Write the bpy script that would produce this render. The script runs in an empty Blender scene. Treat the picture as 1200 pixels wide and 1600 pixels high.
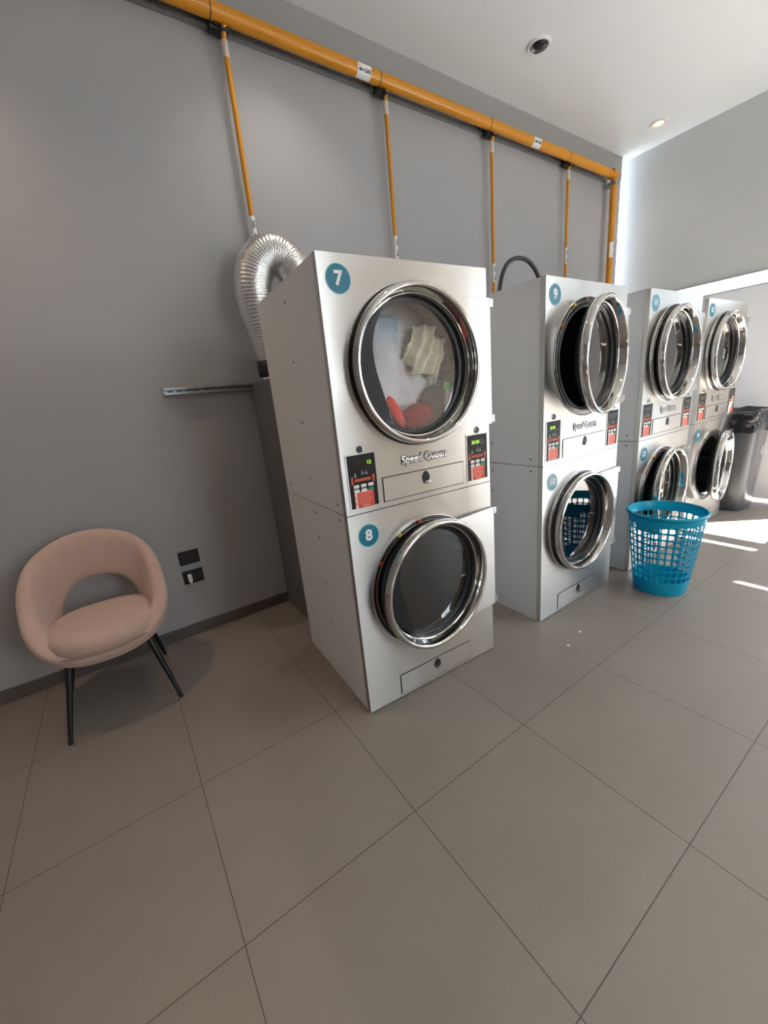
import bpy, bmesh, math, random
from mathutils import Vector, Matrix, noise
PI = math.pi
random.seed(7)
S = bpy.context.scene
COL = S.collection

# ------------------------------------------------------------------ materials
def newmat(name):
    m = bpy.data.materials.new(name); m.use_nodes = True
    nt = m.node_tree; b = nt.nodes['Principled BSDF']
    return m, nt, b

def pmat(name, col, rough=.5, metal=0., spec=.5, var=0., vscale=8., bump=0., bscale=60., coat=0., trans=0.):
    m, nt, b = newmat(name)
    b.inputs['Base Color'].default_value = (*col, 1)
    b.inputs['Roughness'].default_value = rough
    b.inputs['Metallic'].default_value = metal
    b.inputs['Specular IOR Level'].default_value = spec
    b.inputs['Coat Weight'].default_value = coat
    tc = nt.nodes.new('ShaderNodeTexCoord')
    if var:
        n = nt.nodes.new('ShaderNodeTexNoise'); n.inputs['Scale'].default_value = vscale; n.inputs['Detail'].default_value = 6
        nt.links.new(tc.outputs['Object'], n.inputs['Vector'])
        mx = nt.nodes.new('ShaderNodeMix'); mx.data_type = 'RGBA'
        mx.inputs['A'].default_value = (*[c*(1-var) for c in col], 1)
        mx.inputs['B'].default_value = (*[min(1, c*(1+var)) for c in col], 1)
        nt.links.new(n.outputs['Fac'], mx.inputs['Factor']); nt.links.new(mx.outputs['Result'], b.inputs['Base Color'])
    if bump:
        n = nt.nodes.new('ShaderNodeTexNoise'); n.inputs['Scale'].default_value = bscale; n.inputs['Detail'].default_value = 4
        nt.links.new(tc.outputs['Object'], n.inputs['Vector'])
        bp = nt.nodes.new('ShaderNodeBump'); bp.inputs['Strength'].default_value = bump; bp.inputs['Distance'].default_value = .01
        nt.links.new(n.outputs['Fac'], bp.inputs['Height']); nt.links.new(bp.outputs['Normal'], b.inputs['Normal'])
    return m

def emit(name, col, strength):
    m, nt, b = newmat(name)
    b.inputs['Base Color'].default_value = (*[c*.3 for c in col], 1)
    b.inputs['Emission Color'].default_value = (*col, 1)
    b.inputs['Emission Strength'].default_value = strength
    return m

def glassmat(name, tint=(.9,.92,.93), ior=1.55):
    m = bpy.data.materials.new(name); m.use_nodes = True
    nt = m.node_tree; nt.nodes.remove(nt.nodes['Principled BSDF'])
    out = nt.nodes['Material Output']
    t = nt.nodes.new('ShaderNodeBsdfTransparent'); t.inputs['Color'].default_value = (*tint, 1)
    g = nt.nodes.new('ShaderNodeBsdfGlossy'); g.inputs['Roughness'].default_value = .01
    f = nt.nodes.new('ShaderNodeFresnel'); f.inputs['IOR'].default_value = ior
    mx = nt.nodes.new('ShaderNodeMixShader')
    ge = nt.nodes.new('ShaderNodeNewGeometry'); iv = nt.nodes.new('ShaderNodeMath'); iv.operation = 'SUBTRACT'; iv.inputs[0].default_value = 1.
    ml = nt.nodes.new('ShaderNodeMath'); ml.operation = 'MULTIPLY'
    nt.links.new(ge.outputs['Backfacing'], iv.inputs[1]); nt.links.new(iv.outputs[0], ml.inputs[0]); nt.links.new(f.outputs[0], ml.inputs[1])
    nt.links.new(ml.outputs[0], mx.inputs[0]); nt.links.new(t.outputs[0], mx.inputs[1]); nt.links.new(g.outputs[0], mx.inputs[2])
    nt.links.new(mx.outputs[0], out.inputs['Surface'])
    return m

def steel():
    m, nt, b = newmat('brushed_steel')
    b.inputs['Metallic'].default_value = 1
    b.inputs['Anisotropic'].default_value = .93; b.inputs['Anisotropic Rotation'].default_value = .25
    tc = nt.nodes.new('ShaderNodeTexCoord'); mp = nt.nodes.new('ShaderNodeMapping'); mp.inputs['Scale'].default_value = (3, 3, 500)
    n = nt.nodes.new('ShaderNodeTexNoise'); n.inputs['Scale'].default_value = 1.; n.inputs['Detail'].default_value = 3
    nt.links.new(tc.outputs['Object'], mp.inputs['Vector']); nt.links.new(mp.outputs[0], n.inputs['Vector'])
    mx = nt.nodes.new('ShaderNodeMix'); mx.data_type = 'RGBA'
    mx.inputs['A'].default_value = (.55, .535, .505, 1); mx.inputs['B'].default_value = (.63, .615, .58, 1)
    nt.links.new(n.outputs['Fac'], mx.inputs['Factor']); nt.links.new(mx.outputs['Result'], b.inputs['Base Color'])
    mr = nt.nodes.new('ShaderNodeMapRange'); mr.inputs['To Min'].default_value = .28; mr.inputs['To Max'].default_value = .38
    nt.links.new(n.outputs['Fac'], mr.inputs['Value']); nt.links.new(mr.outputs[0], b.inputs['Roughness'])
    tg = nt.nodes.new('ShaderNodeTangent'); tg.direction_type = 'RADIAL'; tg.axis = 'Z'
    nt.links.new(tg.outputs[0], b.inputs['Tangent'])
    # large, very shallow dents of the sheet metal
    n2 = nt.nodes.new('ShaderNodeTexNoise'); n2.inputs['Scale'].default_value = 3.; n2.inputs['Detail'].default_value = 1
    nt.links.new(tc.outputs['Object'], n2.inputs['Vector'])
    bp = nt.nodes.new('ShaderNodeBump'); bp.inputs['Strength'].default_value = .12; bp.inputs['Distance'].default_value = .05
    nt.links.new(n2.outputs['Fac'], bp.inputs['Height']); nt.links.new(bp.outputs['Normal'], b.inputs['Normal'])
    return m

def floor_mat():
    m, nt, b = newmat('porcelain_tiles')
    L = nt.links.new
    tc = nt.nodes.new('ShaderNodeTexCoord'); sp = nt.nodes.new('ShaderNodeSeparateXYZ'); L(tc.outputs['Object'], sp.inputs[0])
    def M(op, a, bb=None):
        n = nt.nodes.new('ShaderNodeMath'); n.operation = op
        for i, q in enumerate((a, bb)):
            if q is None: continue
            if isinstance(q, (int, float)): n.inputs[i].default_value = q
            else: L(q, n.inputs[i])
        return n.outputs[0]
    def axis(o, off, s):
        u = M('DIVIDE', M('SUBTRACT', o, off), s)
        fr = M('FRACT', u); d = M('MULTIPLY', M('MINIMUM', fr, M('SUBTRACT', 1., fr)), s)
        return M('LESS_THAN', d, .0015), M('FLOOR', u)
    gx, ixx = axis(sp.outputs[0], -.6218, .6098); gy, iy = axis(sp.outputs[1], 2.1465, .6196)
    g = M('MAXIMUM', gx, gy)
    cell = nt.nodes.new('ShaderNodeCombineXYZ'); L(ixx, cell.inputs[0]); L(iy, cell.inputs[1])
    wn = nt.nodes.new('ShaderNodeTexWhiteNoise'); L(cell.outputs[0], wn.inputs['Vector'])
    n1 = nt.nodes.new('ShaderNodeTexNoise'); n1.inputs['Scale'].default_value = 3.5; n1.inputs['Detail'].default_value = 9; n1.inputs['Roughness'].default_value = .65
    L(tc.outputs['Object'], n1.inputs['Vector'])
    n2 = nt.nodes.new('ShaderNodeTexNoise'); n2.inputs['Scale'].default_value = 160; n2.inputs['Detail'].default_value = 2
    L(tc.outputs['Object'], n2.inputs['Vector'])
    f = M('ADD', M('ADD', M('MULTIPLY', n1.outputs['Fac'], .6), M('MULTIPLY', n2.outputs['Fac'], .25)), M('MULTIPLY', wn.outputs['Value'], .12))
    mx = nt.nodes.new('ShaderNodeMix'); mx.data_type = 'RGBA'
    mx.inputs['A'].default_value = (.205, .178, .154, 1); mx.inputs['B'].default_value = (.298, .259, .228, 1); L(f, mx.inputs['Factor'])
    m2 = nt.nodes.new('ShaderNodeMix'); m2.data_type = 'RGBA'; L(g, m2.inputs['Factor']); L(mx.outputs['Result'], m2.inputs['A'])
    m2.inputs['B'].default_value = (.075, .066, .06, 1); L(m2.outputs['Result'], b.inputs['Base Color'])
    mr = nt.nodes.new('ShaderNodeMapRange'); mr.inputs['To Min'].default_value = .32; mr.inputs['To Max'].default_value = .5
    L(n1.outputs['Fac'], mr.inputs['Value']); L(mr.outputs[0], b.inputs['Roughness'])
    bp = nt.nodes.new('ShaderNodeBump'); bp.inputs['Strength'].default_value = .25; bp.inputs['Distance'].default_value = .002; bp.invert = True
    L(g, bp.inputs['Height']); L(bp.outputs['Normal'], b.inputs['Normal'])
    return m

def drum_mat():
    m, nt, b = newmat('perforated_drum')
    L = nt.links.new
    tc = nt.nodes.new('ShaderNodeTexCoord'); v = nt.nodes.new('ShaderNodeTexVoronoi'); v.inputs['Scale'].default_value = 45; v.inputs['Randomness'].default_value = .1
    L(tc.outputs['Object'], v.inputs['Vector'])
    r = nt.nodes.new('ShaderNodeValToRGB'); r.color_ramp.elements[0].position = .18; r.color_ramp.elements[1].position = .24
    r.color_ramp.elements[0].color = (.003, .003, .003, 1); r.color_ramp.elements[1].color = (.05, .05, .055, 1)
    L(v.outputs['Distance'], r.inputs[0]); L(r.outputs[0], b.inputs['Base Color'])
    b.inputs['Metallic'].default_value = .6; b.inputs['Roughness'].default_value = .4
    return m

def fabric(name, col, scale=220., bump=.35):
    m = pmat(name, col, .95, spec=.15, var=.1, vscale=25, bump=bump, bscale=scale)
    b = m.node_tree.nodes['Principled BSDF']
    b.inputs['Sheen Weight'].default_value = .35; b.inputs['Sheen Roughness'].default_value = .5
    return m

def teal_plastic():
    m, nt, b = newmat('teal_plastic')
    b.inputs['Base Color'].default_value = (.005, .52, .72, 1); b.inputs['Roughness'].default_value = .3
    out = nt.nodes['Material Output']
    tr = nt.nodes.new('ShaderNodeBsdfTranslucent'); tr.inputs['Color'].default_value = (.02, .5, .72, 1)
    mx = nt.nodes.new('ShaderNodeMixShader'); mx.inputs[0].default_value = .4
    nt.links.new(b.outputs[0], mx.inputs[1]); nt.links.new(tr.outputs[0], mx.inputs[2]); nt.links.new(mx.outputs[0], out.inputs['Surface'])
    return m

WALL = pmat('wall_paint', (.40, .398, .402), .75, spec=.25, var=.03, vscale=1.5, bump=.06, bscale=120)
WALLR = pmat('panel_paint', (.62, .635, .635), .6, spec=.3, var=.02, vscale=1.5)
CEIL = pmat('ceiling_paint', (.86, .90, .91), .55, spec=.4, var=.015, vscale=1.)
WALLW = pmat('white_panel', (.88, .89, .90), .5, spec=.3, var=.01, vscale=1.5)
BAND = pmat('band_paint', (.34, .34, .335), .7, var=.02, vscale=2)
FAR = pmat('far_wall_paint', (.55, .47, .39), .7, var=.1, vscale=1.2)
FLOOR = floor_mat()
SKIRT = pmat('dark_skirting', (.115, .098, .088), .45, var=.12, vscale=12)
STEEL = steel()
CHROME = pmat('chrome', (.62, .60, .57), .06, 1.)
WPAINT = pmat('white_enamel', (.78, .79, .80), .38, spec=.5, var=.02, vscale=4)
BLACK = pmat('black_rubber', (.009, .009, .01), .38)
BLKPL = pmat('black_plastic', (.011, .011, .013), .33, spec=.3)
PANEL = pmat('panel_black', (.009, .009, .010), .35, spec=.2)
GLASS = glassmat('door_glass', (.94, .95, .96), 2.15)
PANE = glassmat('window_glass', (.97, .98, .99), 1.3)
DRUM = drum_mat()
TEAL = pmat('sticker_blue', (.0, .165, .24), .35)
TEALRIM = pmat('sticker_rim', (.25, .55, .62), .4)
WHITE = pmat('white_print', (.85, .85, .85), .4)
INK = pmat('black_ink', (.01, .01, .01), .5)
RED = pmat('red_label', (.62, .055, .03), .45, var=.08, vscale=30)
REDLT = pmat('label_print', (.85, .30, .22), .5)
GREENB = pmat('green_button', (.01, .21, .10), .4)
ORNG = pmat('orange_print', (.50, .065, .01), .5)
YEL = pmat('yellow_tag', (.75, .55, .04), .5)
LCD = pmat('lcd_glass', (.022, .014, .012), .12)
LED = emit('led_green', (.45, 1., .05), 1.1)
PIPE = pmat('yellow_paint', (.66, .27, .012), .32, var=.06, vscale=12)
CREAM = pmat('cream_collar', (.70, .62, .50), .5)
GALV = pmat('galvanised', (.36, .375, .375), .38, .85, var=.22, vscale=35)
FOIL = pmat('aluminium_foil', (.78, .77, .75), .27, 1., var=.06, vscale=20, bump=.25, bscale=70)
BOX = pmat('grey_sheet_metal', (.20, .20, .20), .5, .3, var=.08, vscale=5)
TEALPL = teal_plastic()
BOUCLE = fabric('pink_beige_fabric', (.56, .40, .335))
BINM = pmat('graphite_plastic', (.060, .066, .075), .28, var=.1, vscale=6)
BAG = pmat('bin_liner', (.010, .010, .012), .2, bump=.3, bscale=30)
LEGM = pmat('black_steel', (.008, .008, .009), .35)
SHEET = fabric('white_cotton', (.80, .80, .83), 90)
CREAMC = fabric('cream_cotton', (.82, .80, .62), 60)
REDC = fabric('mirrored_coral', (.75, .03, .035), 80)
MARC = pmat('mirrored_maroon', (.24, .004, .022), .9, spec=.1, bump=.3, bscale=80)
GREYC = pmat('mirrored_grey', (.045, .043, .045), .95, spec=.1, bump=.3, bscale=80)
GRNC = pmat('green_tab', (.06, .32, .06), .5)
WPL = pmat('white_plastic', (.75, .75, .73), .35)
REFL = pmat('lamp_reflector', (.35, .35, .36), .12, 1.)
LAMPON = emit('warm_lamp', (1., .60, .22), 3.5)
POSTER = pmat('poster_blue', (.01, .22, .36), .5, var=.3, vscale=14)
GROUND = pmat('pale_paving', (.20, .198, .19), .8, var=.08, vscale=2)

# ------------------------------------------------------------------ mesh helpers
def box(bm, x0, x1, y0, y1, z0, z1, bevel=0.):
    r = bmesh.ops.create_cube(bm, size=1.)
    for v in r['verts']:
        v.co = Vector(((x0+x1)/2 + v.co.x*(x1-x0), (y0+y1)/2 + v.co.y*(y1-y0), (z0+z1)/2 + v.co.z*(z1-z0)))
    if bevel:
        es = list({e for v in r['verts'] for e in v.link_edges})
        bmesh.ops.bevel(bm, geom=es, offset=bevel, segments=2, affect='EDGES', profile=.6)
    return r

def lathe(bm, prof, axis='Z', n=64, c=(0, 0, 0), closed=False):
    """revolve (r, h) pairs about an axis through c"""
    rings = []
    for r, h in prof:
        ring = []
        for k in range(n):
            a = 2*PI*k/n
            if axis == 'Z': p = (c[0]+r*math.cos(a), c[1]+r*math.sin(a), c[2]+h)
            else: p = (c[0]+r*math.cos(a), c[1]+h, c[2]+r*math.sin(a))
            ring.append(bm.verts.new(p))
        rings.append(ring)
    pairs = list(zip(rings[:-1], rings[1:]))
    if closed: pairs.append((rings[-1], rings[0]))
    for A, B in pairs:
        for k in range(n):
            bm.faces.new((A[k], A[(k+1) % n], B[(k+1) % n], B[k]))
    return rings

def cap(bm, ring):
    bm.faces.new(ring)

def smooth_path(pts, k=8):
    P = [Vector(p) for p in pts]; out = []
    for i in range(len(P)-1):
        p0 = P[max(0, i-1)]; p1 = P[i]; p2 = P[i+1]; p3 = P[min(len(P)-1, i+2)]
        for j in range(k):
            t = j/k
            out.append(.5*((2*p1)+(p2-p0)*t+(2*p0-5*p1+4*p2-p3)*t*t+(3*p1-p0-3*p2+p3)*t**3))
    out.append(P[-1]); return out

def tube(bm, pts, r, n=16, capped=True):
    P = [Vector(p) for p in pts]; rings = []
    up = None
    for i, p in enumerate(P):
        t = (P[min(i+1, len(P)-1)] - P[max(i-1, 0)]).normalized()
        if up is None:
            up = Vector((0, 0, 1)) if abs(t.z) < .9 else Vector((0, 1, 0))
        a = (up - t*up.dot(t)).normalized(); b = t.cross(a); up = a
        rr = r(i/(len(P)-1)) if callable(r) else r
        rings.append([bm.verts.new(p + rr*(math.cos(2*PI*k/n)*a + math.sin(2*PI*k/n)*b)) for k in range(n)])
    for A, B in zip(rings[:-1], rings[1:]):
        for k in range(n): bm.faces.new((A[k], A[(k+1) % n], B[(k+1) % n], B[k]))
    if capped:
        bm.faces.new(rings[0][::-1]); bm.faces.new(rings[-1])
    return rings

def obj(name, bm, mat, parent=None, smooth=False, loc=None, autos=None):
    bmesh.ops.recalc_face_normals(bm, faces=bm.faces[:])
    me = bpy.data.meshes.new(name); bm.to_mesh(me); bm.free()
    me.materials.append(mat)
    if smooth:
        for p in me.polygons: p.use_smooth = True
        if autos: me.set_sharp_from_angle(angle=math.radians(autos))
    o = bpy.data.objects.new(name, me); COL.objects.link(o)
    if parent: o.parent = parent
    if loc: o.location = loc
    return o

def text(name, body, size, mat, parent, loc, rot=(PI/2, 0, 0), depth=.0006, offset=0., ax='CENTER', ay='CENTER', sx=1., shear=0.):
    c = bpy.data.curves.new('t', 'FONT'); c.body = body; c.size = size; c.extrude = depth; c.offset = offset
    c.align_x = ax; c.align_y = ay; c.resolution_u = 3; c.shear = shear
    t = bpy.data.objects.new('t', c); COL.objects.link(t)
    bpy.context.view_layer.update()
    me = bpy.data.meshes.new_from_object(t.evaluated_get(bpy.context.evaluated_depsgraph_get()))
    bpy.data.objects.remove(t); bpy.data.curves.remove(c)
    me.materials.clear(); me.materials.append(mat)
    o = bpy.data.objects.new(name, me); COL.objects.link(o)
    o.parent = parent; o.location = loc; o.rotation_euler = rot; o.scale = (sx, 1, 1)
    return o

def tag(o, label, cat, group=None):
    o['label'] = label; o['category'] = cat
    if group: o['group'] = group
    return o

def thing(name, label, cat, loc=(0, 0, 0), rz=0., group=None):
    o = bpy.data.objects.new(name, None); COL.objects.link(o); o.empty_display_size = .1
    o.location = loc; o.rotation_euler = (0, 0, rz)
    return tag(o, label, cat, group)

def struct(name, bm, mat, smooth=False):
    o = obj(name, bm, mat, smooth=smooth); o['kind'] = 'structure'; return o

def copy_tree(o, parent=None):
    c = o.copy(); COL.objects.link(c)
    if parent: c.parent = parent
    for ch in list(o.children): copy_tree(ch, c)
    return c

def B(): return bmesh.new()

# ------------------------------------------------------------------ the room
XL, XR, YB, YW, ZC = -3.0, 5.56, -3.6, 2.80, 3.76
JAMB, SLIT0, SLIT1 = .468, 2.165, 2.272
b = B(); box(b, XL-.2, XR+.12, YB-.2, YW+.15, -.12, 0); struct('floor', b, FLOOR)
b = B(); box(b, XL-.2, XR+.3, YB-.2, YW+.3, ZC, ZC+.15); struct('ceiling', b, CEIL)
b = B(); box(b, XL-.2, 5.425, YW, YW+.15, 0, ZC); struct('wall_back', b, WALL)
b = B(); box(b, XL-.2, XL, YB-.2, YW, 0, ZC); struct('wall_left', b, WALL)
b = B(); box(b, XL-.2, 1.5, YB-.2, YB, 0, ZC); box(b, 2.8, XR+.12, YB-.2, YB, 0, ZC); box(b, 1.5, 2.8, YB-.2, YB, 3.1, ZC); box(b, 1.5, 2.8, YB-.2, YB, 0, .9); struct('wall_front', b, FAR)  # window opening in this wall is unseen, added for fill light
b = B()
box(b, XR, XR+.025, -1.1, YW+.02, SLIT1, ZC)               # hanging upper panel
box(b, XR, XR+.025, YB, -3.45, SLIT1, ZC); box(b, XR, XR+.025, -3.45, -1.1, 3.25, ZC)   # beside and over a tall unseen window, added to brighten the room
box(b, XR, XR+.012, -1.1, JAMB, 1.93, SLIT0); box(b, XR, XR+.025, YB, -3.45, 1.93, SLIT0)   # transom beam over the shop entrance
struct('wall_right', b, WALLR)
b = B(); box(b, XR, XR+.012, JAMB, YW+.02, .035, SLIT0); struct('wall_right', b, WALLW)      # white lower panel behind the bin
b = B(); box(b, XR+.008, XR+.016, -1.1, YW, SLIT0, SLIT1); struct('window_1', b, PANE)
b = B()
for yy in (-1.6, -2.2, -2.8, -3.4): box(b, XR-.02, XR+.03, yy-.03, yy+.03, 0, 3.25)
for xx in (1.52, 2.15, 2.78): box(b, xx-.03, xx+.03, YB-.06, YB+.02, .9, 3.1)
struct('trim_4', b, pmat('mullion_dark', (.06, .055, .05), .4))  # mullions of both added windows, put in for streaks mirrored in the steel
b = B(); box(b, 5.425, XR, YW+.06, YW+.07, 0, ZC); struct('window_2', b, PANE)
b = B(); box(b, XL, 5.425, YW-.014, YW, 0, .078, .003); struct('baseboard_back', b, SKIRT)
b = B(); box(b, XL, 5.425, YW-.006, YW, 3.535, ZC); struct('trim_3', b, BAND)
b = B(); box(b, XR+.12, 40, -40, 40, -.14, -.02); struct('ground', b, GROUND)
b = B(); box(b, 8.6, 8.8, -14, 14, -.02, 2.15); struct('added_sky_block', b, pmat('sky_block_grey', (.22, .23, .24), .8, var=.1, vscale=2))  # unseen wall, added to dim the sky mirrored in the dryer fronts
b = B(); box(b, XR+.12, XR+1.1, -5.5, -1.1, 3.3, 3.36); struct('added_canopy', b, GROUND)   # unseen canopy, added to keep sun out of the tall window
b = B(); box(b, XR-.006, XR, JAMB, YW-.6, SLIT0-.012, SLIT0, .002); box(b, XR-.012, XR, -1.1, YW-.05, SLIT1, SLIT1+.014, .002)
struct('trim_1', b, pmat('slit_trim', (.45, .45, .46), .4, .6))

# ------------------------------------------------------------------ stacked dryers
W, H, D, ZS = .812, 1.94, .752, .98
UC = .395
ZU, ZL = 1.543, .572

def front_panel(z0, z1, zc, name, root):
    """sheet-metal front with a round loading hole and folded side returns"""
    bm = B(); n = 96; r = .292
    hole = []; rim = []
    corners = [(0, z0), (W, z0), (W, z1), (0, z1)]
    angs = [2*PI*k/n for k in range(n)]
    extra = [math.atan2(cz-zc, cu-UC) % (2*PI) for cu, cz in corners]
    angs = sorted(angs+extra)
    hb = []
    for a in angs:
        c, s = math.cos(a), math.sin(a)
        t = min([q for q in ((W-UC)/c if c > 1e-9 else 9, -UC/c if c < -1e-9 else 9, (z1-zc)/s if s > 1e-9 else 9, (z0-zc)/s if s < -1e-9 else 9) if q > 0])
        hole.append(bm.verts.new((UC+r*c, 0, zc+r*s))); hb.append(bm.verts.new((UC+r*c, .03, zc+r*s)))
        rim.append(bm.verts.new((UC+t*c, 0, zc+t*s)))
    m = len(angs)
    for k in range(m):
        j = (k+1) % m
        bm.faces.new((hole[k], hole[j], rim[j], rim[k])); bm.faces.new((hole[k], hb[k], hb[j], hole[j]))
    back = [bm.verts.new((v.co.x, .03, v.co.z)) for v in rim]
    for k in range(m):
        j = (k+1) % m
        bm.faces.new((rim[k], rim[j], back[j], back[k]))
    return obj(name, bm, STEEL, root)

def cabinet(z0, z1, root):
    bm = B(); t = .006
    box(bm, .001, .001+t, .031, D, z0, z1); box(bm, W-t-.001, W-.001, .031, D, z0, z1)
    box(bm, .001+t, W-t-.001, D-t, D, z0, z1)
    box(bm, .001+t, W-t-.001, .031, D-t, z1-t, z1); box(bm, .001+t, W-t-.001, .031, D-t, z0, z0+t)
    return obj('cabinet', bm, WPAINT, root)

def drum(zc, root):
    bm = B()
    R = lathe(bm, [(.292, .028), (.30, .05), (.36, .07), (.36, .60), (.34, .615)], 'Y', 64, (UC, 0, zc)); cap(bm, R[-1])
    d = obj('drum', bm, DRUM, root, True, autos=40)
    for k in range(3):
        bm = B()
        a = k*2*PI/3 + .5
        rr = bmesh.ops.create_cube(bm, size=1.)
        bmesh.ops.scale(bm, vec=(.05, .5, .07), verts=rr['verts'])
        bmesh.ops.translate(bm, vec=(0, .34, -.33), verts=rr['verts'])
        bmesh.ops.rotate(bm, cent=(0, 0, 0), matrix=Matrix.Rotation(a, 3, 'Y'), verts=rr['verts'])
        bmesh.ops.translate(bm, vec=(UC, 0, zc), verts=rr['verts'])
        obj('baffle', bm, DRUM, d)
    return d

def flange(zc, root):
    bm = B(); lathe(bm, [(.3165, 0), (.3168, -.006), (.319, -.0075), (.3212, -.006), (.322, 0)], 'Y', 96, (UC, 0, zc))
    f = obj('door_flange', bm, CHROME, root, True)
    bm = B(); lathe(bm, [(.268, .03), (.270, -.004), (.284, -.009), (.292, -.006), (.300, -.004), (.314, -.005), (.3166, -.002), (.3166, .0), (.292, .002), (.292, .03)], 'Y', 96, (UC, 0, zc))
    obj('door_seal', bm, BLACK, f, True)
    bm = B(); lathe(bm, [(.2985, -.0035), (.299, -.0065), (.301, -.0065), (.3015, -.0035)], 'Y', 96, (UC, 0, zc))
    obj('seal_ring', bm, CHROME, f, True)
    return f

def door(zc, root, theta):
    """round chrome porthole door hinged on the right edge of the front"""
    HX = W + .004
    cx = UC - HX
    bm = B()
    lathe(bm, [(.300, -.016), (.312, -.020), (.3145, -.034), (.3135, -.048), (.310, -.056), (.304, -.060), (.297, -.060), (.292, -.056), (.289, -.050), (.283, -.028), (.277, -.006), (.274, .004), (.268, .006), (.276, -.016)], 'Y', 128, (cx, 0, 0), closed=True)
    d = obj('door', bm, CHROME, root, True, loc=(HX, -.004, zc)); d.rotation_euler = (0, 0, theta)
    bm = B()
    lathe(bm, [(.2745, .002), (.270, .016), (.262, .020), (.253, .018), (.2505, .022), (.26, .028), (.285, .0), (.300, -.002), (.309, -.008), (.310, -.020), (.300, -.022), (.272, -.012)], 'Y', 128, (cx, 0, 0), closed=True)
    obj('door_gasket', bm, BLACK, d, True)
    bm = B()
    R = lathe(bm, [(.2575, .0200), (.20, .0195), (.12, .0192), (.04, .019), (.002, .019)], 'Y', 96, (cx, 0, 0)); cap(bm, R[-1])
    g = obj('door_glass', bm, GLASS, d, True)
    if sum(p.normal.y*p.area for p in g.data.polygons) > 0: g.data.flip_normals()      # pane faces the room
    # black moulded finger pull on the left of the glass, with its wavy inner edge
    bm = B(); A = []; Bv = []
    m = 40
    for i in range(m+1):
        t = -1 + 2*i/m
        ang = PI - t*1.05
        r = .2655
        pu, pz = r*math.cos(ang), r*math.sin(ang)
        wz = pz
        # inner edge offset, bulging below the middle
        e = (1-abs(t)**2.2)
        inner = pu + .075*e*(1 + .28*math.sin(-t*2.6)) if abs(t) < 1 else pu
        A.append((pu, wz)); Bv.append((inner, wz))
    fr = [bm.verts.new((cx+u, .002, z)) for u, z in A]; fi = [bm.verts.new((cx+u, .006, z)) for u, z in Bv]
    bi = [bm.verts.new((cx+u, .015, z)) for u, z in Bv]
    for i in range(m):
        bm.faces.new((fr[i], fr[i+1], fi[i+1], fi[i])); bm.faces.new((fi[i], fi[i+1], bi[i+1], bi[i]))
    bmesh.ops.remove_doubles(bm, verts=bm.verts[:], dist=1e-6)
    obj('door_pull', bm, BLKPL, d, True, autos=50)
    # hinge plate from behind the ring to the right edge
    bm = B(); n = 24; zt = .275; u0 = .592-HX
    top = []; 
    pts = [(u0+.02, zt-.004), (0.001, zt), (0.001, -zt), (u0+.02, -zt)]
    for k in range(n+1):
        a = -math.asin(zt/.3146)*.98 + 2*math.asin(zt/.3146)*.98*k/n
        if .3146*math.cos(a) > 0: pts.append((cx+.3136*math.cos(a), .3136*math.sin(a)))
    # keep the order: outer rectangle then the arc from bottom to top
    f1 = [bm.verts.new((u, -.012, z)) for u, z in pts]; f0 = [bm.verts.new((u, -.003, z)) for u, z in pts]
    bm.faces.new(f1); bm.faces.new(f0[::-1])
    for i in range(len(pts)):
        j = (i+1) % len(pts); bm.faces.new((f1[i], f1[j], f0[j], f0[i]))
    obj('hinge_plate', bm, STEEL, d)
    for z in (.255, -.252):
        bm = B(); box(bm, -.002, .020, -.014, .002, z-.018, z+.018, .003)
        obj('hinge_knuckle', bm, pmat('hinge_steel', (.5, .51, .52), .35, .9) if 'hinge_steel' not in bpy.data.materials else bpy.data.materials['hinge_steel'], d)
    return d

def sticker(num, u, z, root):
    bm = B(); R = lathe(bm, [(.0505, -.0002), (.0505, -.0010), (.0465, -.0012)], 'Y', 48, (0, 0, 0)); cap(bm, R[-1])
    s = obj('number_sticker', bm, TEAL, root, loc=(u, 0, z))
    bm = B(); lathe(bm, [(.0505, -.0008), (.0508, -.0016), (.0480, -.0016), (.0478, -.0008)], 'Y', 48)
    obj('sticker_rim', bm, TEALRIM, s)
    text('sticker_number', num, .066 if len(num) == 1 else .05, WHITE, s, (0, -.0018, 0), offset=.0022, depth=.0005)
    return s

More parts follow.
